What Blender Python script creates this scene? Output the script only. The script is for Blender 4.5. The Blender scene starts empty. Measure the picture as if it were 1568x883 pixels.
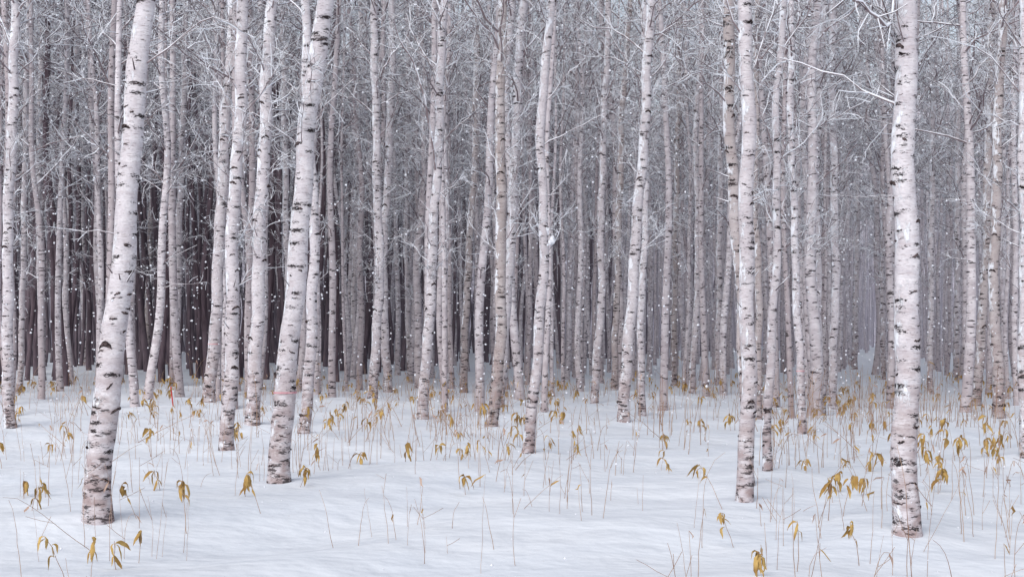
import bpy, math
import numpy as np
from mathutils import Vector, Euler

rng = np.random.default_rng(11)
scene = bpy.context.scene
scene.view_settings.view_transform = 'Standard'
scene.view_settings.look = 'None'
scene.view_settings.exposure = 0

# ------------------------------------------------------------------ camera
LENS, SENS = 50.0, 36.0
F = 1568 * LENS / SENS
HOR = 505.0
CAMH = 1.6
cam_d = bpy.data.cameras.new("camera")
cam_d.lens = LENS; cam_d.sensor_width = SENS
cam_d.shift_y = (HOR - 441.5) / 1568
cam_d.clip_end = 6000
cam = bpy.data.objects.new("camera", cam_d)
cam.location = (0, 0, CAMH); cam.rotation_euler = (math.radians(90), 0, 0)
scene.collection.objects.link(cam); scene.camera = cam

# ------------------------------------------------------------------ light
w = bpy.data.worlds.new("World"); scene.world = w; w.use_nodes = True
nt = w.node_tree; nt.nodes.clear()
sky = nt.nodes.new("ShaderNodeTexSky"); sky.sky_type = 'NISHITA'; sky.sun_disc = False
sky.sun_elevation = math.radians(38); sky.sun_rotation = math.radians(205)
sky.dust_density = 2.0
hs = nt.nodes.new("ShaderNodeHueSaturation"); hs.inputs['Saturation'].default_value = 0.45
bg = nt.nodes.new("ShaderNodeBackground"); bg.inputs[1].default_value = 0.15
wo = nt.nodes.new("ShaderNodeOutputWorld")
nt.links.new(sky.outputs[0], hs.inputs['Color']); nt.links.new(hs.outputs[0], bg.inputs[0]); nt.links.new(bg.outputs[0], wo.inputs[0])
sd = bpy.data.lights.new("sun", 'SUN'); sd.energy = 1.4; sd.angle = math.radians(45); sd.color = (1, 0.985, 0.98)
so = bpy.data.objects.new("sun", sd); scene.collection.objects.link(so)
el, az = math.radians(38), math.radians(205)
dvec = Vector((math.sin(az) * math.cos(el), math.cos(az) * math.cos(el), math.sin(el)))
so.rotation_euler = dvec.to_track_quat('Z', 'Y').to_euler()

# ------------------------------------------------------------------ material helpers
class NT:
    def __init__(s, name):
        s.m = bpy.data.materials.new(name); s.m.use_nodes = True
        s.t = s.m.node_tree; s.t.nodes.remove(s.t.nodes['Principled BSDF'])
        s.b = s.t.nodes.new('ShaderNodeBsdfDiffuse')
        s.t.links.new(s.b.outputs[0], s.t.nodes['Material Output'].inputs[0])
    def n(s, typ, **kw):
        x = s.t.nodes.new(typ)
        for k, v in kw.items(): setattr(x, k, v)
        return x
    def l(s, a, b): s.t.links.new(a, b)
    def setin(s, sock, v):
        if isinstance(v, (int, float, tuple)): sock.default_value = v
        else: s.l(v, sock)
    def math(s, op, a, b=0.0, c=0.0, clamp=False):
        x = s.n("ShaderNodeMath", operation=op); x.use_clamp = clamp
        s.setin(x.inputs[0], a); s.setin(x.inputs[1], b); s.setin(x.inputs[2], c)
        return x.outputs[0]
    def vmath(s, op, a, b):
        x = s.n("ShaderNodeVectorMath", operation=op)
        s.setin(x.inputs[0], a); s.setin(x.inputs[1], b); return x.outputs[0]
    def noise(s, vec, scale=1.0, detail=3.0, rough=0.55):
        x = s.n("ShaderNodeTexNoise"); s.l(vec, x.inputs['Vector'])
        x.inputs['Scale'].default_value = scale; x.inputs['Detail'].default_value = detail; x.inputs['Roughness'].default_value = rough
        return x.outputs[0]
    def rng(s, v, a, b, c=0.0, d=1.0):
        x = s.n("ShaderNodeMapRange"); s.l(v, x.inputs[0])
        for i, q in enumerate((a, b, c, d)): s.setin(x.inputs[i + 1], q)
        return x.outputs[0]
    def mix(s, f, a, b):
        x = s.n("ShaderNodeMix", data_type='RGBA')
        s.setin(x.inputs[0], f)
        for sock, v in ((x.inputs[6], a), (x.inputs[7], b)):
            if isinstance(v, tuple): sock.default_value = (*v, 1)
            else: s.l(v, sock)
        return x.outputs[2]
    def bump(s, h, st, dist):
        x = s.n("ShaderNodeBump"); x.inputs['Strength'].default_value = st; x.inputs['Distance'].default_value = dist
        s.l(h, x.inputs['Height']); s.l(x.outputs[0], s.b.inputs['Normal'])
    def col(s, c): s.setin(s.b.inputs['Color'], c if not isinstance(c, tuple) else (*c, 1))

SNOW = (0.87, 0.885, 0.94)

def depth_haze(m, c, y0, y1, amt, colr=(0.60, 0.59, 0.68)):  # aerial haze painted into the tree colours, stronger deeper in the stand
    """mix the colour toward pale lilac with world Y, standing in for haze"""
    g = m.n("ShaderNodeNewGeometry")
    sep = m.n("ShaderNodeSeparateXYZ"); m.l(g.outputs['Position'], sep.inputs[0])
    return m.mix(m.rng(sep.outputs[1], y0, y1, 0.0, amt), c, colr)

def bark(name, light=(0.77, 0.735, 0.765), dark=(0.59, 0.545, 0.58), markthr=0.66, brown=0.0, tone=0.30):
    m = NT(name)
    tc = m.n("ShaderNodeTexCoord").outputs['Object']
    oi = m.n("ShaderNodeObjectInfo").outputs['Random']
    off = m.math('MULTIPLY', oi, 61.0)
    p = m.vmath('ADD', tc, off)
    sep = m.n("ShaderNodeSeparateXYZ"); m.l(tc, sep.inputs[0]); z = sep.outputs[2]
    def sc(x, y, zz): return m.vmath('MULTIPLY', p, (x, y, zz))
    base = m.mix(m.rng(m.noise(sc(5, 5, 9), 1, 5), 0.35, 0.65), dark, light)
    if brown > 0:
        base = m.mix(m.math('MULTIPLY', m.rng(m.noise(sc(3, 3, 1.2), 1, 3), 0.4, 0.6), brown), base, (0.34, 0.27, 0.24))
    base = m.mix(m.math('MULTIPLY', m.math('FRACT', m.math('MULTIPLY', oi, 7.7)), tone), base, (0.46, 0.40, 0.41))
    gr = m.rng(m.noise(sc(30, 30, 60), 1, 3, 0.7), 0.40, 0.7)
    base = m.mix(m.math('MULTIPLY', gr, 0.40), base, (0.40, 0.35, 0.37))
    le = m.rng(m.noise(sc(14, 14, 105), 1, 2), 0.60, 0.67)
    base = m.mix(m.math('MULTIPLY', le, 0.55), base, (0.20, 0.15, 0.155))
    pe = m.rng(m.noise(sc(9, 9, 34), 1, 4), 0.57, 0.66)
    base = m.mix(m.math('MULTIPLY', pe, 0.30), base, (0.40, 0.32, 0.33))
    wn = m.n("ShaderNodeTexNoise"); m.l(sc(9, 9, 24), wn.inputs['Vector']); wn.inputs['Detail'].default_value = 4
    wv = m.vmath('MULTIPLY', m.vmath('SUBTRACT', wn.outputs['Color'], (0.5, 0.5, 0.5)), (1.4, 1.4, 1.4))
    vo = m.n("ShaderNodeTexVoronoi"); m.l(m.vmath('ADD', sc(6.5, 6.5, 23), wv), vo.inputs['Vector']); vo.inputs['Scale'].default_value = 1.0
    sc3 = m.n("ShaderNodeSeparateColor"); m.l(vo.outputs['Color'], sc3.inputs[0])
    keep = m.rng(sc3.outputs[0], markthr, markthr + 0.02)
    rad = m.rng(sc3.outputs[1], 0, 1, 0.16, 0.60)
    blob = m.math('SUBTRACT', 1.0, m.rng(m.math('DIVIDE', vo.outputs['Distance'], rad), 0.65, 1.0))
    mk = m.math('MULTIPLY', keep, blob)
    foot = m.rng(z, 0.1, 1.9, 1.0, 0.0)
    fn = m.rng(m.noise(sc(7, 7, 11), 1, 5), 0.38, 0.6)
    base = m.mix(m.math('MULTIPLY', m.math('MULTIPLY', foot, fn), 0.85), base, (0.33, 0.245, 0.24))
    f2 = m.rng(m.math('ADD', m.noise(sc(9, 9, 28), 1, 5, 0.68), m.math('MULTIPLY', m.rng(z, 0.0, 1.2, 1.0, 0.0), 0.09)), 0.615, 0.67)
    mk = m.math('MAXIMUM', mk, m.math('MULTIPLY', f2, 0.85))
    base = m.mix(mk, base, (0.038, 0.031, 0.033))
    g = m.n("ShaderNodeNewGeometry"); sn = m.n("ShaderNodeSeparateXYZ"); m.l(g.outputs['Normal'], sn.inputs[0])
    side = m.math('MULTIPLY', sn.outputs[0], -0.13)
    sp = m.rng(m.math('ADD', m.math('ADD', m.noise(sc(10, 10, 5), 1, 6, 0.7), side), m.rng(z, 0.5, 6, -0.04, 0.04)), 0.60, 0.66)
    base = m.mix(m.math('MULTIPLY', sp, 0.85), base, SNOW)
    m.col(base)
    hgt = m.math('ADD', m.math('SUBTRACT', m.noise(sc(16, 16, 50), 1, 4), m.math('MULTIPLY', mk, 0.5)), m.math('MULTIPLY', sp, 0.8))
    m.bump(hgt, 0.6, 0.014)
    return m.m

def barkfar(name):
    m = NT(name)
    tc = m.n("ShaderNodeTexCoord").outputs['Object']
    oi = m.n("ShaderNodeObjectInfo").outputs['Random']
    p = m.vmath('ADD', tc, m.math('MULTIPLY', oi, 61.0))
    sep = m.n("ShaderNodeSeparateXYZ"); m.l(tc, sep.inputs[0]); z = sep.outputs[2]
    base = m.mix(m.rng(m.noise(m.vmath('MULTIPLY', p, (5, 5, 8)), 1, 2), 0.35, 0.65), (0.52, 0.47, 0.50), (0.79, 0.75, 0.78))
    base = m.mix(m.math('MULTIPLY', m.math('FRACT', m.math('MULTIPLY', oi, 7.7)), 0.75), base, (0.35, 0.295, 0.31))
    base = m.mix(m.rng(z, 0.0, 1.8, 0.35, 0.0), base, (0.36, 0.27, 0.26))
    mk = m.rng(m.noise(m.vmath('MULTIPLY', p, (6, 6, 20)), 1, 2, 0.7), 0.585, 0.63)
    base = m.mix(m.math('MULTIPLY', mk, 0.9), base, (0.05, 0.04, 0.045))
    base = depth_haze(m, base, 40, 135, 0.6)
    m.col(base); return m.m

def snowy(name, wood, thr0=-0.05, thr1=0.35, snow=SNOW, haze=0.0):
    m = NT(name)
    g = m.n("ShaderNodeNewGeometry")
    sep = m.n("ShaderNodeSeparateXYZ"); m.l(g.outputs['Normal'], sep.inputs[0])
    nz = m.math('ADD', sep.outputs[2], m.rng(m.noise(g.outputs['Position'], 6, 0), 0.3, 0.7, -0.45, 0.45))
    c = m.mix(m.rng(nz, thr0, thr1), wood, snow)
    if haze: c = depth_haze(m, c, 35, 120, haze, (0.68, 0.67, 0.75))
    m.col(c); return m.m

M_bark = bark("birch_bark")
M_bark_b = bark("birch_bark_brown", light=(0.60, 0.55, 0.55), dark=(0.42, 0.37, 0.37), brown=0.45, markthr=0.58)
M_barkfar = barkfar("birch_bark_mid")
M_twig = snowy("birch_twigs_snowy", (0.11, 0.08, 0.085), -0.2, 0.2)
M_twigfar = snowy("birch_twigs_hazed", (0.13, 0.10, 0.115), -0.2, 0.15, haze=0.45)  # far twigs: distance haze is mixed into their colour
M_limb = snowy("birch_limb_snowy", (0.24, 0.19, 0.20), 0.0, 0.45)
M_larchtwig = snowy("larch_twigs_snowy", (0.10, 0.08, 0.10), -0.1, 0.4)

m = NT("larch_bark")
g = m.n("ShaderNodeNewGeometry").outputs['Position']
c = m.mix(m.rng(m.noise(m.vmath('MULTIPLY', g, (5, 5, 1.2)), 1, 3), 0.35, 0.65), (0.07, 0.050, 0.060), (0.17, 0.128, 0.148))
m.col(depth_haze(m, c, 42, 130, 0.28)); M_larch = m.m
m = NT("bark_scar")
g = m.n("ShaderNodeNewGeometry").outputs['Position']
m.col(m.mix(m.rng(m.noise(g, 40, 3), 0.4, 0.6), (0.02, 0.016, 0.017), (0.12, 0.09, 0.09)))
M_scar = m.m
m = NT("snow_lump"); m.col(SNOW)
g = m.n("ShaderNodeNewGeometry").outputs['Position']; m.bump(m.noise(g, 30, 4), 0.3, 0.02); M_snow = m.m
m = NT("snow_flake"); m.col(SNOW); M_flake = m.m

m = NT("snow_ground")
g = m.n("ShaderNodeNewGeometry").outputs['Position']
c = m.mix(m.rng(m.noise(g, 0.6, 4), 0.3, 0.7), (0.79, 0.83, 0.895), (0.85, 0.875, 0.92))
deb = m.rng(m.noise(g, 26, 2), 0.72, 0.78)
c = m.mix(m.math('MULTIPLY', deb, 0.4), c, (0.35, 0.27, 0.22))
m.col(c)
h = m.math('ADD', m.math('MULTIPLY', m.noise(g, 1.5, 3), 2.2), m.math('MULTIPLY', m.noise(g, 18, 4), 0.12))
m.bump(h, 0.6, 0.07); M_ground = m.m

m = NT("far_woodland")
g = m.n("ShaderNodeNewGeometry").outputs['Position']
st = m.rng(m.noise(m.vmath('MULTIPLY', g, (2.2, 2.2, 0.06)), 1, 4, 0.7), 0.35, 0.65)
sp = m.rng(m.noise(m.vmath('MULTIPLY', g, (3, 3, 3)), 1, 5, 0.8), 0.42, 0.6)
c = m.mix(st, (0.26, 0.235, 0.285), (0.56, 0.54, 0.61)); c = m.mix(m.math('MULTIPLY', sp, 0.5), c, (0.70, 0.71, 0.78))
m.col(c); M_far = m.m

def strawmat(name, a, b, sc):
    m = NT(name); g = m.n("ShaderNodeNewGeometry").outputs['Position']
    oi = m.n("ShaderNodeObjectInfo").outputs['Random']
    f = m.math('ADD', m.rng(m.noise(g, sc, 2), 0.35, 0.65, 0, 0.75), m.math('MULTIPLY', oi, 0.25))
    m.col(m.mix(f, a, b)); return m.m
M_stalk = strawmat("dry_stalk", (0.26, 0.15, 0.11), (0.54, 0.40, 0.31), 3)
M_leaf = strawmat("withered_bamboo_leaf", (0.27, 0.15, 0.05), (0.58, 0.40, 0.15), 9)
M_red = strawmat("red_paint", (0.55, 0.05, 0.05), (0.6, 0.10, 0.09), 20)
M_pink = strawmat("pink_tape", (0.55, 0.25, 0.29), (0.70, 0.45, 0.47), 20)
M_leafpink = strawmat("shrivelled_leaf", (0.38, 0.24, 0.18), (0.55, 0.41, 0.34), 9)

# ------------------------------------------------------------------ mesh helpers
def tubes(P, R, S):
    P = np.asarray(P, float); R = np.asarray(R, float)
    N, K, _ = P.shape
    T = np.gradient(P, axis=1); T /= np.linalg.norm(T, axis=2, keepdims=True) + 1e-9
    mean = T.mean(axis=1)
    ref = np.where(np.abs(mean[:, 2:3]) > 0.8, np.array([[1.0, 0, 0]]), np.array([[0, 0, 1.0]]))[:, None, :]
    U = np.cross(T, np.broadcast_to(ref, T.shape)); U /= np.linalg.norm(U, axis=2, keepdims=True) + 1e-9
    V = np.cross(U, T)
    a = np.arange(S) * 2 * np.pi / S + 0.5
    ring = P[:, :, None, :] + R[:, :, None, None] * (np.cos(a)[None, None, :, None] * U[:, :, None, :] + np.sin(a)[None, None, :, None] * V[:, :, None, :])
    verts = ring.reshape(-1, 3)
    n, k, s = np.meshgrid(np.arange(N), np.arange(K - 1), np.arange(S), indexing='ij')
    s2 = (s + 1) % S; b = n * K * S
    q = np.stack([b + k * S + s, b + k * S + s2, b + (k + 1) * S + s2, b + (k + 1) * S + s], axis=-1).reshape(-1, 4)
    return verts, q

def ribbons(P, W, side, fold=0.3):
    N, K, _ = P.shape
    T = np.gradient(P, axis=1); T /= np.linalg.norm(T, axis=2, keepdims=True) + 1e-9
    sd_ = np.broadcast_to(side[:, None, :], P.shape)
    nn = np.cross(T, sd_)
    A = P - sd_ * W[..., None]; B = P + nn * (W[..., None] * fold); C = P + sd_ * W[..., None]
    verts = np.stack([A, B, C], axis=2).reshape(-1, 3)
    n, k, s = np.meshgrid(np.arange(N), np.arange(K - 1), np.arange(2), indexing='ij')
    b = n * K * 3
    q = np.stack([b + k * 3 + s, b + k * 3 + s + 1, b + (k + 1) * 3 + s + 1, b + (k + 1) * 3 + s], axis=-1).reshape(-1, 4)
    return verts, q

def make_mesh(name, groups, mats, smooth=True):
    vs, qs, mi, o = [], [], [], 0
    for v, q, i in groups:
        vs.append(v); qs.append(q + o); mi.append(np.full(len(q), i)); o += len(v)
    V = np.concatenate(vs).astype(np.float32); Q = np.concatenate(qs).astype(np.int32); MI = np.concatenate(mi).astype(np.int32)
    me = bpy.data.meshes.new(name)
    me.vertices.add(len(V)); me.vertices.foreach_set("co", V.ravel())
    me.loops.add(Q.size); me.loops.foreach_set("vertex_index", Q.ravel())
    me.polygons.add(len(Q)); me.polygons.foreach_set("loop_start", np.arange(0, Q.size, 4, dtype=np.int32))
    for mm in mats: me.materials.append(mm)
    me.polygons.foreach_set("material_index", MI)
    me.polygons.foreach_set("use_smooth", np.full(len(Q), smooth))
    me.update(calc_edges=True)
    return me

def obj(name, data, parent=None, loc=(0, 0, 0), rot=(0, 0, 0), scale=None):
    o = bpy.data.objects.new(name, data); scene.collection.objects.link(o)
    if parent is not None: o.parent = parent
    o.location = loc; o.rotation_euler = rot
    if scale is not None: o.scale = scale
    return o

def unit(v): return v / (np.linalg.norm(v, axis=-1, keepdims=True) + 1e-9)

# ------------------------------------------------------------------ ground
_gr = np.random.default_rng(3)
_waves = [(_gr.uniform(-1, 1, 2) * k, _gr.uniform(0, 6.28), a) for k, a in [(0.25, .035)] * 3 + [(0.8, .026)] * 5 + [(2.2, .017)] * 6 + [(5.0, .006)] * 6]
def ground0(x, y):
    z = 0 * x
    for k, ph, a in _waves: z = z + a * np.sin(k[0] * x + k[1] * y + ph)
    return z

def depth_of(py, h=0.0): return F * (CAMH - h) / (py - HOR)
def xof(px, d): return (px - 784) / F * d

NEAR = [
 ([(150,812),(160,620),(178,450),(193,300),(203,130),(212,0)],46,29,0),
 ([(427,750),(445,540),(460,330),(477,160),(500,0)],35,26,0),
 ([(347,703),(353,560),(356,350),(366,150),(371,0)],23,17,0),
 ([(320,630),(333,450),(343,250),(354,100),(358,0)],20,15,0),
 ([(387,655),(391,500),(398,300),(408,100),(416,0)],23,18,0),
 ([(465,672),(479,520),(484,380),(473,200),(467,0)],19,13,0),
 ([(16,655),(13,450),(18,200),(24,0)],18,14,0),
 ([(65,582),(60,300),(64,0)],12,9,0),
 ([(100,577),(103,400),(108,200),(120,0)],13,10,0),
 ([(130,562),(126,300),(131,60)],11,8,0),
 ([(270,592),(275,350),(283,150),(286,0)],12,9,0),
 ([(594,602),(586,420),(598,200),(602,0)],14,11,0),
 ([(570,617),(584,450),(580,300),(574,0)],16,11,0),
 ([(648,642),(660,450),(668,300),(680,0)],17,12,0),
 ([(710,602),(717,420),(728,250),(732,0)],12,9,1),
 ([(752,660),(768,500),(765,300),(768,0)],19,14,1),
 ([(764,622),(776,480),(788,280),(795,100),(803,0)],17,13,0),
 ([(808,696),(828,560),(836,400),(832,200),(846,0)],18,12,0),
 ([(910,617),(921,450),(920,300),(932,0)],13,9,0),
 ([(955,652),(967,480),(985,250),(999,0)],19,14,0),
 ([(983,637),(984,450),(991,300),(990,0)],12,9,0),
 ([(1060,603),(1070,400),(1066,200),(1075,0)],11,8,0),
 ([(1140,774),(1144,560),(1141,350),(1139,180),(1134,0)],26,20,0),
 ([(1146,756),(1144,600),(1139,480),(1123,340),(1118,180),(1116,0)],19,17,1),
 ([(1175,736),(1185,560),(1190,400),(1195,150),(1205,0)],15,10,0),
 ([(1228,667),(1223,480),(1215,300),(1211,0)],13,10,0),
 ([(1257,628),(1250,450),(1246,250),(1258,0)],15,10,0),
 ([(1275,622),(1281,400),(1278,200),(1276,0)],14,10,0),
 ([(1388,832),(1385,560),(1379,300),(1383,120),(1384,0)],42,32,0),
 ([(1494,617),(1512,400),(1520,150),(1524,0)],16,11,1),
 ([(1530,655),(1521,500),(1525,250),(1531,0)],18,13,1),
 ([(1569,722),(1562,500),(1561,250),(1558,0)],16,12,0),
 ([(1463,583),(1465,300),(1470,0)],10,8,0),
 ([(1308,566),(1312,300),(1318,0)],10,8,0),
 ([(1032,586),(1034,380),(1042,0)],10,8,1),
 ([(941,603),(946,400),(952,180),(966,0)],11,9,1),
 ([(880,575),(882,330),(884,0)],9,7,0),
 ([(1162,640),(1163,480),(1156,300),(1160,0)],12,9,1),
 ([(540,575),(543,350),(552,0)],10,8,0),
 ([(505,556),(500,300),(497,0)],9,7,0),
 ([(628,580),(622,380),(625,120)],10,7,0),
 ([(690,585),(686,400),(676,200)],11,8,0),
 ([(445,590),(438,350),(432,0)],11,8,0),
 ([(225,556),(232,330),(250,60)],10,8,1),
 ([(1100,596),(1102,380),(1108,0)],10,8,0),
 ([(1352,585),(1350,400),(1346,150),(1340,0)],9,7,0),
 ([(1425,600),(1428,400),(1432,0)],10,8,0),
 ([(30,600),(38,350),(44,0)],10,8,0),
]
near_xy = []
for pts, a, b, k in NEAR:
    d = depth_of(pts[0][1]); near_xy.append((xof(pts[0][0], d), d, a / F * d / 2))
near_xy = np.array(near_xy)

def ground(x, y):
    z = ground0(x, y)
    sel = near_xy[near_xy[:, 1] < 24]
    for tx, ty, r in sel:
        q = (x - tx) ** 2 + (y - ty) ** 2
        z = z + 0.07 * np.exp(-q / 0.16) - 0.04 * np.exp(-((x - tx) ** 2 + (y - ty + 0.05) ** 2) / (0.03))
    return z

def spaced(near_lo, near_hi, step, far, grow=1.12):
    a = list(np.arange(near_lo, near_hi, step)); s = step; v = a[-1]
    while v < far: s *= grow; v += s; a.append(v)
    s = step; v = near_lo; pre = []
    while v > -far: s *= grow; v -= s; pre.append(v)
    return np.array(pre[::-1] + a)
xs = spaced(-12, 12, 0.10, 2500); ys = spaced(3, 30, 0.10, 2500)
GX, GY = np.meshgrid(xs, ys, indexing='xy')
GZ = ground(GX, GY)
V = np.stack([GX, GY, GZ], -1).reshape(-1, 3)
nx, ny = len(xs), len(ys)
i, j = np.meshgrid(np.arange(nx - 1), np.arange(ny - 1), indexing='xy')
b0 = (j * nx + i)
Q = np.stack([b0, b0 + 1, b0 + nx + 1, b0 + nx], -1).reshape(-1, 4)
obj("snow_ground", make_mesh("snow_ground", [(V, Q, 0)], [M_ground]))

# ------------------------------------------------------------------ crowns
def crown_groups(r, axis, h0, h1, nl, Lmax, m1, m2, e0=(25, 60), tw=0.006, lowbias=0.9, droop=0.0, limb_idx=1, S1=5, snowload=False, K=7, K1=4, K2=3, gain=1.0, laden=0.0, snow_idx=3):
    u = r.random(nl) ** lowbias
    h = h0 + (h1 - h0) * u
    az = r.uniform(0, 2 * np.pi, nl)
    L = Lmax * (0.45 + 0.55 * np.sin(np.pi * np.clip(u * 0.75 + 0.2, 0, 1))) * r.uniform(0.5, 1.1, nl)
    e = np.radians(r.uniform(e0[0], e0[1], nl))
    de = np.radians(r.uniform(-45, 20, nl)) - droop
    t = np.linspace(0, 1, K)
    E = e[:, None] + de[:, None] * t[None] ** 1.3 + r.normal(0, 0.16, (nl, K))
    A = az[:, None] + np.cumsum(r.normal(0, 0.2, (nl, K)), axis=1)
    D = np.stack([np.cos(A) * np.cos(E), np.sin(A) * np.cos(E), np.sin(E)], -1)
    cx, cy, cr = axis(h)
    P = np.zeros((nl, K, 3)); P[:, 0] = np.stack([cx, cy, h], -1)
    for k in range(1, K): P[:, k] = P[:, k - 1] + D[:, k - 1] * (L / (K - 1))[:, None]
    r0 = np.clip(0.009 * L + 0.004, 0.006, 0.03) * gain
    R = r0[:, None] * (1 - 0.7 * t[None]) + tw * 0.5
    out = [(*tubes(P, R, S1), limb_idx)]
    def kids(P, L, m, K2, lr, spread, rad0, rad1, tmin, dz):
        N, K, _ = P.shape
        tt = r.uniform(tmin, 1.0, (N, m)) * (K - 1)
        i0 = np.minimum(tt.astype(int), K - 2); f = (tt - i0)[..., None]
        n = np.arange(N)[:, None]
        st = P[n, i0] * (1 - f) + P[n, i0 + 1] * f
        T = unit(P[n, i0 + 1] - P[n, i0])
        d = unit(T + spread * unit(r.normal(0, 1, T.shape)))
        ln = (L[:, None] * r.uniform(*lr, (N, m)))[..., None]
        st = st.reshape(-1, 3); d = d.reshape(-1, 3); ln = ln.reshape(-1)
        Q = np.zeros((len(st), K2, 3)); Q[:, 0] = st
        for k in range(1, K2):
            d = unit(d + r.normal(0, 0.22, d.shape) + np.array([0, 0, dz]))
            Q[:, k] = Q[:, k - 1] + d * (ln / (K2 - 1))[:, None]
        RR = np.linspace(rad0, rad1, K2)[None] * np.ones((len(st), 1))
        return Q, ln, RR
    def emit(Q, RR, p):
        if p <= 0: out.append((*tubes(Q, RR, 3), limb_idx + 1)); return
        mk = r.random(len(Q)) < p
        out.append((*tubes(Q[~mk], RR[~mk], 3), limb_idx + 1))
        out.append((*tubes(Q[mk], RR[mk] * r.uniform(1.1, 2.0, (mk.sum(), 1)), 3), snow_idx))
    Q1, L1, R1 = kids(P, L, m1, K1, (0.22, 0.5), 1.0, tw * 1.5, tw, 0.15, -0.02 - droop * 0.2)
    emit(Q1, R1, laden)
    if m2:
        Q2, L2, R2 = kids(Q1, np.clip(L1, 0.3, 2), m2, K2, (0.3, 0.7), 1.2, tw, tw * 0.6, 0.1, -0.06)
        emit(Q2, R2, laden * 0.8)
    if snowload:
        fl = np.cos(E) > 0.55
        RS = R * 1.05 * fl * r.uniform(0.3, 1.2, R.shape) + 1e-4
        PS = P.copy(); PS[..., 2] += R * 0.9
        out.append((*tubes(PS, RS, 6), limb_idx + 2))
    return out

def trunk_geo(r, C, z, rad, S=18, rough=0.03):
    K = len(z); th = np.arange(S) * 2 * np.pi / S
    n = np.ones((K, S))
    for _ in range(5):
        n += rough * 0.5 * np.sin(r.integers(1, 4) * th[None] + z[:, None] * r.uniform(-6, 6) + r.uniform(0, 6))
    n += r.normal(0, rough * 0.25, (K, S))
    ring = (rad[:, None] * n)
    V = np.stack([C[:, 0:1] + ring * np.cos(th), C[:, 1:2] + ring * np.sin(th), np.broadcast_to(z[:, None], (K, S))], -1).reshape(-1, 3)
    k, s = np.meshgrid(np.arange(K - 1), np.arange(S), indexing='ij'); s2 = (s + 1) % S
    q = np.stack([k * S + s, k * S + s2, (k + 1) * S + s2, (k + 1) * S + s], -1).reshape(-1, 4)
    return V, q

def variant(seed, kind):
    r = np.random.default_rng(seed)
    H = r.uniform(15, 19)
    hi = kind == 'birch'
    z = np.concatenate([np.arange(-0.4, 9, 0.3 if hi else 0.9), np.arange(9, H, 1.0)])
    lean = r.normal(0, 0.022, 2)
    ph = r.uniform(0, 6, 4)
    cx = lean[0] * z + 0.12 * np.sin(z * 0.45 + ph[0]) + 0.045 * np.sin(z * 1.5 + ph[1]); cy = lean[1] * z + 0.10 * np.sin(z * 0.4 + ph[2])
    cx -= np.interp(0, z, cx); cy -= np.interp(0, z, cy)
    r0 = r.uniform(0.06, 0.10)
    rad = r0 * (1 - 0.70 * np.clip(z, 0, None) / H) * (1 + 0.25 * np.exp(-np.clip(z, 0, None) / 0.15))
    g = [(*trunk_geo(r, np.stack([cx, cy], -1), z, rad, 8 if hi else 6, 0.03), 0)]
    ax = lambda h: (np.interp(h, z, cx), np.interp(h, z, cy), np.interp(h, z, rad))
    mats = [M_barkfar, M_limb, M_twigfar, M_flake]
    if kind == 'birch':
        g += crown_groups(r, ax, 5.2, 12, 16, 2.0, 6, 5, tw=0.0058, S1=4, K=6, laden=0.26)
        g += crown_groups(r, ax, 12, H, 7, 1.8, 4, 3, tw=0.009, S1=3, K=5, K1=3, laden=0.2)
        g += crown_groups(r, ax, 2.6, 6.0, 3, 1.3, 4, 4, e0=(5, 50), tw=0.0045, laden=0.2)
        return make_mesh("birch_variant", g, mats)
    if kind == 'birchfar':
        g += crown_groups(r, ax, 6, H, 14, 1.9, 5, 3, tw=0.011, S1=3, K=4, K1=3, K2=2, laden=0.22)
        return make_mesh("birch_far_variant", g, mats)
    g += crown_groups(r, ax, 8.0, H, 14, 2.0, 5, 3, e0=(-10, 35), tw=0.011, S1=3, K=4, K1=3, K2=2, laden=0.28)
    g += crown_groups(r, ax, 3, 8, 5, 1.2, 3, 0, e0=(-15, 25), tw=0.006, S1=3, K=4, K1=3)
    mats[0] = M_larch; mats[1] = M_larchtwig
    return make_mesh("larch_variant", g, mats)
birches = [variant(100 + i, 'birch') for i in range(12)]
bfar = [variant(150 + i, 'birchfar') for i in range(8)]
larches = [variant(200 + i, 'larch') for i in range(6)]

forest_b = obj("distant_birch_forest", None); forest_l = obj("distant_larch_forest", None)
dirv = np.array([0.255, 1.0]); dirv /= np.linalg.norm(dirv); nor = np.array([dirv[1], -dirv[0]])
nb = nl_ = 0
for row in range(-45, 45):
    for col in range(10, 90):
        p = nor * ((row + 0.5) * 2.15 - 0.35 + rng.normal(0, 0.36)) + dirv * (col * 1.65 + rng.uniform(-0.85, 0.85))
        x, y = p
        if y < 26 or y > 130 or abs(x) > 0.38 * y + 3: continue
        if rng.random() < 0.08: continue
        ratio = x / y
        if y < 45 and np.min((near_xy[:, 0] - x) ** 2 + (near_xy[:, 1] - y) ** 2) < 0.45: continue
        if y < 31 and rng.random() < 0.25: continue
        pl = 0.0
        if ratio < -0.12 and y > 41: pl = 0.93
        elif ratio < -0.02 and y > 52: pl = 0.75
        elif ratio < 0.07 and y > 62: pl = 0.6
        elif ratio < 0.15 and y > 80: pl = 0.4
        lar = rng.random() < pl
        z = float(ground0(x, y)); s = rng.uniform(0.82, 1.18); t_ = rng.uniform(0.68, 1.32)
        rot = (rng.normal(0, 0.016), rng.normal(0, 0.016), rng.uniform(0, 6.28))
        if lar:
            obj("larch", larches[rng.integers(len(larches))], forest_l, (x, y, z), rot, (t_ * 1.35, t_ * 1.35, s)); nl_ += 1
        else:
            kind = birches if y < 52 else bfar
            obj("birch", kind[rng.integers(len(kind))], forest_b, (x, y, z), rot, (t_, t_, s)); nb += 1
print("FOREST", nb, nl_)

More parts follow.
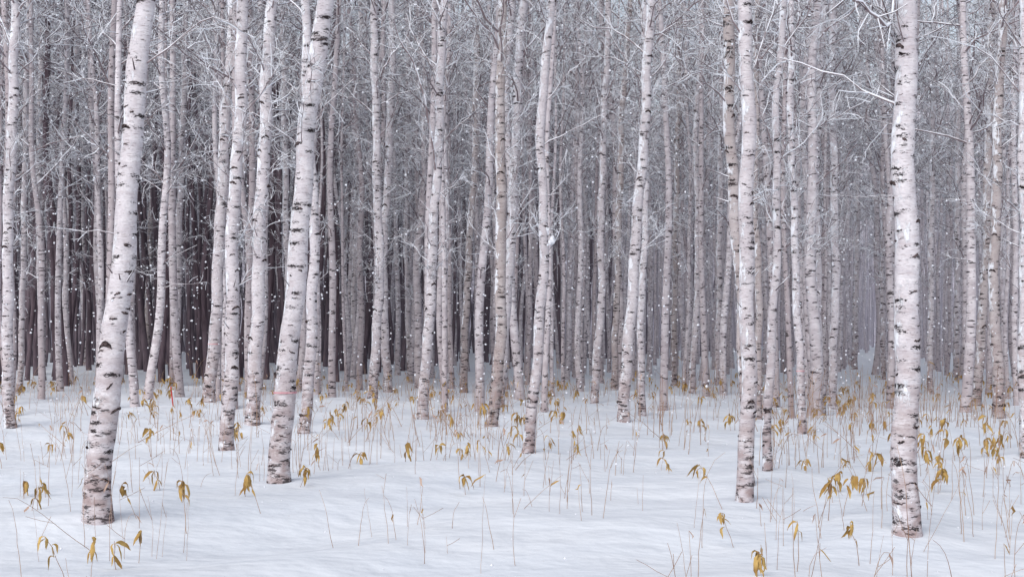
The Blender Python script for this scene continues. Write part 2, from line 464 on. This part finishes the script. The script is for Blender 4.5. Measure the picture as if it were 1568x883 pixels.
r = np.random.default_rng(5)
N = 1500
yy = r.uniform(130, 172, N); xx = r.uniform(-0.42, 0.42, N) * yy
K = 5; t = np.linspace(0, 1, K)
P = np.stack([xx[:, None] + r.normal(0, .5, (N, 1)) * t, yy[:, None] + 0 * t, -0.3 + 17 * t * r.uniform(.8, 1.1, (N, 1))], -1)
R = r.uniform(.07, .13, (N, 1)) * (1 - .8 * t)
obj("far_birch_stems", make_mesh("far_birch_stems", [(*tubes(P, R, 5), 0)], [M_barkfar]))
n = 420; ang = np.linspace(-0.62, 0.62, n); Rr = 182
prof = [0, 8, 18, 30]
vv = []
for k, hgt in enumerate(prof):
    rr = Rr + k * 6 + r.normal(0, 1.0, n)
    zz_ = hgt + (r.uniform(0, 5, n) if k == 3 else 0 * rr) - (0.5 if k == 0 else 0)
    vv.append(np.stack([np.sin(ang) * rr, np.cos(ang) * rr, zz_], -1))
V = np.concatenate(vv); k, s = np.meshgrid(np.arange(3), np.arange(n - 1), indexing='ij')
Q = np.stack([k * n + s, k * n + s + 1, (k + 1) * n + s + 1, (k + 1) * n + s], -1).reshape(-1, 4)
obj("distant_wooded_hill", make_mesh("distant_wooded_hill", [(V, Q, 0)], [M_far]))

def crown_mesh(seed):
    r = np.random.default_rng(seed)
    ax = lambda h: (0 * h, 0 * h, 0 * h + .05)
    return make_mesh("crown", [(v, q, i - 1) for v, q, i in crown_groups(r, ax, 0.0, 5, 16, 2.1, 7, 6, tw=0.0038, S1=4, K=6, laden=0.24) + crown_groups(r, ax, 5, 10, 8, 2.0, 4, 3, tw=0.008, S1=3, K=5, K1=3)], [M_limb, M_twig, M_flake])
crowns = [crown_mesh(300 + i) for i in range(7)]

def lump(r, c, s):
    u = np.linspace(0, np.pi, 9); v = np.arange(12) * 2 * np.pi / 12
    rr = 1 + 0.0 * u[:, None] * v
    for _ in range(4): rr = rr + 0.10 * np.sin(r.integers(1, 4) * v[None] + r.integers(1, 4) * u[:, None] + r.uniform(0, 6))
    su = np.sin(u)[:, None]
    V = np.stack([rr * su * np.cos(v), rr * su * np.sin(v), rr * np.cos(u)[:, None] * np.ones_like(v)], -1) * np.array(s) + np.array(c)
    k, t = np.meshgrid(np.arange(8), np.arange(12), indexing='ij'); t2 = (t + 1) % 12
    q = np.stack([k * 12 + t, (k + 1) * 12 + t, (k + 1) * 12 + t2, k * 12 + t2], -1).reshape(-1, 4)
    return V.reshape(-1, 3), q

tree_objs = []
for idx, (pts, w0, w1, kind) in enumerate(NEAR):
    r = np.random.default_rng(500 + idx)
    d = depth_of(pts[0][1]); X0 = xof(pts[0][0], d); g0 = float(ground(np.array(X0), np.array(d)))
    zz = np.array([CAMH - (py - HOR) / F * d for _, py in pts]); xx = np.array([xof(px, d) for px, _ in pts]) - X0
    H = r.uniform(15, 17)
    fine = 0.035 if d < 16 else (0.06 if d < 26 else 0.12)
    ztop = zz[-1] + 0.5
    z = np.concatenate([np.arange(-0.35, ztop, fine), np.arange(ztop, H, 0.35)])
    zc = np.clip(z, 0, zz[-1])
    x = np.interp(zc, zz, xx)
    slope = (xx[-1] - xx[-2]) / (zz[-1] - zz[-2])
    ex = np.clip(z - zz[-1], 0, None)
    x = x + slope * 6 * (1 - np.exp(-ex / 6)) + 0.06 * (1 - np.cos(ex * 0.5)) * r.choice([-1, 1])
    zu = np.arange(-0.35, H, 0.05); xu = np.interp(zu, z, x); ker = np.hanning(21); ker /= ker.sum()
    xu = np.convolve(np.pad(xu, 10, mode='edge'), ker, 'valid'); x = np.interp(z, zu, xu)
    x += 0.014 * np.sin(z * 2.3 + r.uniform(0, 6)) + 0.009 * np.sin(z * 5.7 + r.uniform(0, 6))
    y = r.normal(0, 0.010) * z + 0.05 * np.sin(z * 0.6 + r.uniform(0, 6)); y -= np.interp(0, z, y); x -= np.interp(0, z, x)
    ra, rb = w0 / F * d / 2, w1 / F * d / 2
    tt = np.clip(z / zz[-1], 0, 1)
    rad = ra + (rb - ra) * tt ** 0.7
    rad = np.where(z > zz[-1], rb * np.clip(1 - ex / (H - zz[-1] + 0.5), 0.08, 1), rad)
    rad = rad * (1 + 0.10 * np.exp(-np.clip(z, 0, None) / 0.12)) * (1 + 0.02 * np.sin(z * 9 + 1) + 0.018 * np.sin(z * 21 + idx))
    par = obj("birch_tree", None, None, (X0, d, g0)); tree_objs.append(par)
    S = 28 if d < 16 else (18 if d < 26 else 12)
    Vt, Qt = trunk_geo(r, np.stack([x, y], -1), z, rad, S, 0.03)
    obj("trunk", make_mesh("trunk", [(Vt, Qt, 0)], [M_bark_b if kind else M_bark]), par)
    ax = lambda h: (np.interp(h, z, x), np.interp(h, z, y), np.interp(h, z, rad))
    top = min(zz[-1] + 1, 9); n = int(top / 0.08)
    big = r.random(n) < 0.16
    z0 = r.uniform(0.15, top, n); a0 = r.uniform(0, 2 * np.pi, n)
    ha = np.where(big, r.uniform(0.45, 0.9, n), r.uniform(0.15, 0.6, n))
    s = np.linspace(-1, 1, 11)
    A = a0[:, None] + s * ha[:, None]
    R0 = np.interp(z0, z, rad)[:, None]
    bend = np.where(big, r.uniform(0.2, 0.8, n), r.uniform(-0.2, 0.35, n))[:, None]
    ZZ = z0[:, None] - bend * R0 * (s[None] ** 2) * ha[:, None] + r.normal(0, 0.10, n)[:, None] * s[None] * R0 + r.normal(0, 0.0025, (n, 11))
    cx, cy, cr = ax(ZZ)
    PP = np.stack([cx + (cr - 0.001) * np.cos(A), cy + (cr - 0.001) * np.sin(A), ZZ], -1)
    th = np.where(big, r.uniform(0.009, 0.019, n), r.uniform(0.003, 0.009, n))[:, None]
    prof = np.sqrt(1.0001 - s ** 2)[None] * r.uniform(0.5, 1.35, (n, 11))
    RR = th * prof * np.clip(R0 / 0.09, 0.7, 1.2) + 0.001
    obj("branch_scars", make_mesh("branch_scars", [(*tubes(PP, RR, 6), 0)], [M_scar]), par)
    nlow = int(r.integers(5, 10)) if d > 15 else int(r.integers(1, 4))
    lo = 2.3 if d > 15 else 2.9
    g = crown_groups(r, ax, lo, 6.2, nlow + 2, 1.15, 7, 6, e0=(20, 70), tw=0.0026, limb_idx=0, snowload=True, S1=7, gain=0.5, laden=0.28, snow_idx=2)
    nst = 5; hs_ = r.uniform(1.2, 5, nst); aa = r.uniform(0, 6.28, nst); cx, cy, cr = ax(hs_)
    st = np.stack([cx, cy, hs_], -1); dv = unit(np.stack([np.cos(aa), np.sin(aa), r.uniform(.2, 1.2, nst)], -1))
    ln = r.uniform(.12, .30, nst)[:, None]
    PS = np.stack([st, st + dv * ln * .6, st + dv * ln], 1); g.append((*tubes(PS, np.tile([.009, .006, .003], (nst, 1)), 6), 1))
    obj("branches", make_mesh("branches", g, [M_limb, M_twig, M_snow]), par)
    cz = 5.6; c0 = ax(np.array(cz)); c1 = ax(np.array(15.0))
    obj("crown", crowns[idx % 7], par, (float(c0[0]), float(c0[1]), cz), (0, math.atan2(float(c1[0] - c0[0]), 15 - cz), 0))

def snow_on(idx, px, py, s, name="snow_clump", dy=-0.06):
    par = tree_objs[idx]; d = par.location.y
    c = (xof(px, d) - par.location.x, dy, CAMH - (py - HOR) / F * d - par.location.z)
    rr = np.random.default_rng(idx + int(px)); g = []
    for _ in range(5):
        o = rr.normal(0, 0.5, 3) * np.array(s); g.append((*lump(rr, np.array(c) + o, np.array(s) * rr.uniform(.35, .75)), 0))
    obj(name, make_mesh(name, g, [M_snow]), par)
snow_on(17, 845, 370, (.05, .05, .06)); snow_on(17, 838, 352, (.02, .03, .05))
snow_on(0, 150, 822, (.11, .07, .03), dy=-.14); snow_on(28, 1393, 840, (.07, .05, .025), dy=-.12)

# the long snow-laden boughs that cross the upper frame
def bough(idx, pxs, r0, name="snowy_bough"):
    par = tree_objs[idx]; d = par.location.y; rr = np.random.default_rng(idx + 70)
    pts = np.array([[xof(px, d) - par.location.x, dy, CAMH - (py - HOR) / F * d - par.location.z] for px, py, dy in pxs])
    t = np.linspace(0, 1, len(pts)); tt = np.linspace(0, 1, 14)
    P = np.stack([np.interp(tt, t, pts[:, k]) for k in range(3)], -1) + rr.normal(0, .012, (14, 3)); P = P[None]
    R = (r0 * (1 - .65 * tt))[None]
    PS = P.copy(); PS[..., 2] += R * .9
    g = [(*tubes(P, R, 7), 0), (*tubes(PS, R * rr.uniform(.7, 1.3, R.shape), 7), 2)]
    k = rr.integers(3, 13, 16); st = P[0, k]; dd = unit(rr.normal(0, 1, (16, 3)) + unit(P[0, -1] - P[0, 0]) * 1.2); ln = rr.uniform(.15, .5, (16, 1))
    Q = np.stack([st, st + dd * ln * .5, st + dd * ln + rr.normal(0, .04, dd.shape)], 1)
    g.append((*tubes(Q, np.tile([.005, .004, .002], (16, 1)), 4), 1)); Q2 = Q.copy(); Q2[..., 2] += .004; g.append((*tubes(Q2, np.tile([.004, .004, .002], (16, 1)), 4), 2))
    obj(name, make_mesh(name, g, [M_limb, M_twig, M_snow]), par)
bough(28, [(1382,-60,0),(1345,60,-.3),(1300,38,-.5),(1255,22,-.7),(1222,-5,-.8)], .015)
bough(10, [(283,190,0),(262,150,-.2),(248,90,-.3),(238,30,-.4)], .028)
bough(13, [(668,260,0),(655,170,-.3),(640,110,-.4),(615,70,-.5),(606,40,-.6)], .022)
bough(26, [(1250,300,0),(1290,302,-.3),(1320,306,-.5),(1346,302,-.6)], .008)
bough(12, [(582,120,0),(598,90,-.2),(625,60,-.2),(640,20,-.3)], .02)

# ------------------------------------------------------------------ marking tape / stake
def ring_mark(idx, py, hh, mat, name):
    tr = tree_objs[idx]; d = tr.location.y; zc = CAMH - (py - HOR) / F * d
    tk = [c for c in tr.children if c.name.startswith("trunk")][0]
    co = np.zeros(len(tk.data.vertices) * 3); tk.data.vertices.foreach_get("co", co); co = co.reshape(-1, 3)
    sel = co[np.abs(co[:, 2] - zc) < 0.08]; c = sel.mean(0)
    rr = np.linalg.norm(sel[:, :2] - c[:2], axis=1).max() + 0.001
    K = 4; S = 24
    V, q = trunk_geo(np.random.default_rng(idx), np.tile(c[:2], (K, 1)), zc + np.linspace(-hh, hh, K), np.full(K, rr), S, 0.01)
    obj(name, make_mesh(name, [(V, q, 0)], [mat]), tr)
ring_mark(1, 612, 0.009, M_pink, "marking_tape")
ring_mark(3, 541, 0.009, M_pink, "marking_tape")
ring_mark(25, 571, 0.009, M_pink, "marking_tape")
d = depth_of(634); gx = xof(266, d); gz = float(ground0(gx, d))
P = np.array([[[0, 0, -0.1], [-0.03, 0, 0.15], [-0.055, 0, 0.36], [-0.056, 0, 0.362]]]); Rr = np.array([[0.012, 0.013, 0.013, 0.001]])
obj("red_marker_stake", make_mesh("stake", [(*tubes(P, Rr, 8), 0)], [M_red]), None, (gx, d, gz))

# ------------------------------------------------------------------ dry stalks
def stalks(r, X, Y, Hh, rad, curl=0.22):
    N = len(X); K = 9; t = np.linspace(0, 1, K)
    az = r.uniform(0, 6.28, N); l0 = np.abs(r.normal(0, 0.14, N)); l1 = np.where(r.random(N) < curl, r.uniform(0.8, 2.4, N), r.normal(0.15, 0.2, N))
    l0 = np.where(r.random(N) < 0.07, r.uniform(0.5, 1.1, N), l0)
    pw = r.uniform(1.5, 6, N)[:, None]
    E = l0[:, None] + l1[:, None] * t[None] ** pw
    D = np.stack([np.cos(az)[:, None] * np.sin(E), np.sin(az)[:, None] * np.sin(E), np.cos(E)], -1) + r.normal(0, 0.045, (N, K, 3))
    P = np.zeros((N, K, 3)); P[:, 0] = np.stack([X, Y, ground(X, Y) - 0.05], -1)
    for k in range(1, K): P[:, k] = P[:, k - 1] + D[:, k - 1] * (Hh / (K - 1))[:, None]
    R = rad[:, None] * (1 - 0.55 * t[None])
    return P, R
r = np.random.default_rng(77)
NC = 620
cy_ = 7.5 + (40 - 7.5) * r.random(NC) ** 0.95; cx_ = r.uniform(-0.42, 0.42, NC) * cy_
rt = cx_ / cy_
wgt = 0.45 + 0.5 * (rt > 0.2) + 0.30 * (cy_ > 16) - 0.15 * ((rt < 0.0) & (cy_ < 13))
keep = r.random(NC) < wgt; cx_, cy_ = cx_[keep], cy_[keep]
cnt_ = r.integers(1, 8, len(cx_)); ci = np.repeat(np.arange(len(cx_)), cnt_)
X = cx_[ci] + r.normal(0, 0.32, len(ci)); Y = cy_[ci] + r.normal(0, 0.4, len(ci)); Y = np.maximum(Y, 6.5)
hc = r.uniform(0.3, 0.85, len(cx_))
Hh = hc[ci] * r.uniform(0.45, 1.35, len(ci)); N = len(X)
P, R = stalks(r, X, Y, Hh, r.uniform(0.0020, 0.0036, N) * np.clip(Y / 13, 0.85, 1.7))
g = [(*tubes(P, R, 4), 0)]
k = np.where(r.random(N) < 0.5)[0]
t0 = r.integers(3, 8, len(k)); st = P[k, t0]; dd = unit(r.normal(0, 1, (len(k), 3)) * np.array([1, 1, .3]) + np.array([0, 0, .9])); q_ = r.uniform(.5, 1.5, (len(k), 1))
P2 = np.stack([st, st + dd * 0.08 * q_, st + dd * 0.17 * q_ + np.array([0, 0, .01])], 1); g.append((*tubes(P2, np.full((len(k), 3), 0.0018), 3), 0))
def tipleaves(prob, idx, lo, hi, mi):
    k = np.where(r.random(N) < prob)[0]
    st = P[k, idx]; dl = unit(r.normal(0, 1, (len(k), 3)) * np.array([1, 1, .25]) + np.array([0, 0, -1.0])); ln = r.uniform(lo, hi, len(k))[:, None]
    PL = np.stack([st, st + dl * ln * .35 + np.array([0, 0, .004]), st + dl * ln * .7 + r.normal(0, .008, dl.shape), st + dl * ln + np.array([0, 0, -.01])], 1)
    WL = np.array([.002, .095, .08, .004])[None] * ln
    sd2 = unit(np.cross(dl, r.normal(0, 1, dl.shape))); g.append((*ribbons(PL, WL, sd2), mi))
tipleaves(0.14, -1, .05, .12, 1); tipleaves(0.08, -1, .06, .13, 2); tipleaves(0.06, -3, .06, .12, 1); tipleaves(0.06, 5, .06, .12, 2)
obj("dry_grass_stalks", make_mesh("dry_grass_stalks", g, [M_stalk, M_leafpink, M_leaf]))

# ------------------------------------------------------------------ withered dwarf bamboo
def bamboo(r, h, scale=1.0, nleaf=None):
    n = nleaf or int(r.integers(3, 8))
    lean = r.normal(0, 0.22, 2)
    t = np.linspace(0, 1, 6)
    P = np.stack([lean[0] * h * t ** 1.5, lean[1] * h * t ** 1.5, -0.08 + (h + .08) * t], -1) + r.normal(0, .004, (6, 3))
    P = P[None]
    g = [(*tubes(P, np.linspace(.0032, .002, 6)[None], 4), 0)]
    az = r.uniform(0, 6.28, n); L = r.uniform(.08, .175, n) * scale
    K = 8; tt = np.linspace(0, 1, K)
    e0 = r.uniform(-1.2, 1.0, n); e1 = r.uniform(-1.75, -0.9, n)
    kink = r.uniform(1.2, 4.0, n)[:, None]
    E = e0[:, None] + (e1 - e0)[:, None] * np.clip(tt[None] * kink, 0, 1) + r.normal(0, .14, (n, K))
    A = az[:, None] + np.cumsum(r.normal(0, .2, (n, K)), 1)
    D = np.stack([np.cos(A) * np.cos(E), np.sin(A) * np.cos(E), np.sin(E)], -1)
    ts = np.where(r.random(n) < .7, r.uniform(.92, 1, n), r.uniform(.6, .9, n)) * 5
    i0 = np.minimum(ts.astype(int), 4); f = (ts - i0)[:, None]
    Q = np.zeros((n, K, 3)); Q[:, 0] = P[0, i0] * (1 - f) + P[0, i0 + 1] * f
    for k in range(1, K): Q[:, k] = Q[:, k - 1] + D[:, k - 1] * (L / (K - 1))[:, None]
    prof = np.array([.08, .45, .85, 1, .92, .7, .4, .03])
    Wd = prof[None] * (L * r.uniform(.10, .155, n))[:, None] * r.uniform(.8, 1.15, (n, K))
    side = unit(np.stack([-np.sin(az), np.cos(az), r.normal(0, .9, n)], -1))
    g.append((*ribbons(Q, Wd, side, r.uniform(.3, 1.0)), 1))
    return g
bam = [make_mesh("dwarf_bamboo", bamboo(np.random.default_rng(900 + i), 0.14 + 0.018 * i), [M_stalk, M_leaf]) for i in range(16)]
for i, (px, py) in enumerate([(35,745),(70,738),(210,758),(285,742),(460,728),(212,812),(105,832),(178,834),(718,700),(750,690),(797,668),(565,655),
    (1108,728),(1232,716),(1275,738),(1290,748),(1328,745),(1168,858),(1318,812),(1424,708),(1440,735),(1530,697),(1124,786),(245,730),(480,690),(520,640),(668,685),
    (1308,710),(660,600),(885,655),(1012,690),(855,635),(1358,650),(375,740),(400,738),(1156,872),(1283,733),(1268,752),(1436,722),(48,752),(140,836),(1222,820),(712,735)]):
    kk = (i * 5) % 16; sc_ = r.uniform(.85, 1.15) * (0.85 if py > 780 else 1.0); h = (0.14 + 0.018 * kk) * sc_ * 0.9; d = depth_of(py, h); x = xof(px, d)
    obj("dwarf_bamboo", bam[kk], None, (x, d, float(ground(np.array(x), np.array(d)))), (r.normal(0, .1), r.normal(0, .1), r.uniform(0, 6.28)), (sc_,) * 3)
und = obj("dwarf_bamboo_undergrowth", None)
for _ in range(1000):
    y = 15 + 27 * r.random() ** 0.8; x = r.uniform(-.42, .42) * y
    if r.random() > 0.42 + 0.5 * math.sin(x * 1.1 + 2) * math.sin(y * .8): continue
    obj("bamboo", bam[r.integers(16)], und, (x, y, float(ground0(x, y))), (r.normal(0, .15), r.normal(0, .15), r.uniform(0, 6.28)), (r.uniform(.7, 1.3),) * 3)

# ------------------------------------------------------------------ falling snow
N = 9000
y = 4 + 55 * r.random(N) ** 0.7; x = r.uniform(-.42, .42, N) * y; z = r.uniform(0.05, 1, N) * (2.2 + .28 * y)
rad = r.uniform(.006, .013, N) * np.clip(y / 15, .45, 2.2)
u = np.array([[0, 0, 1], [1, 0, 0], [0, 1, 0], [-1, 0, 0], [0, -1, 0], [0, 0, -1]], float)
C = np.stack([x, y, z], -1)
V = (C[:, None] + u[None] * rad[:, None, None] * r.uniform(.7, 1.3, (N, 6, 1))).reshape(-1, 3)
fq = np.array([[0, 1, 2], [0, 2, 3], [0, 3, 4], [0, 4, 1], [5, 2, 1], [5, 3, 2], [5, 4, 3], [5, 1, 4]])
me = bpy.data.meshes.new("falling_snow")
me.from_pydata(V.tolist(), [], (np.arange(N)[:, None, None] * 6 + fq[None]).reshape(-1, 3).tolist())
me.materials.append(M_flake)
me.polygons.foreach_set("use_smooth", np.full(len(me.polygons), True))
obj("falling_snow", me)
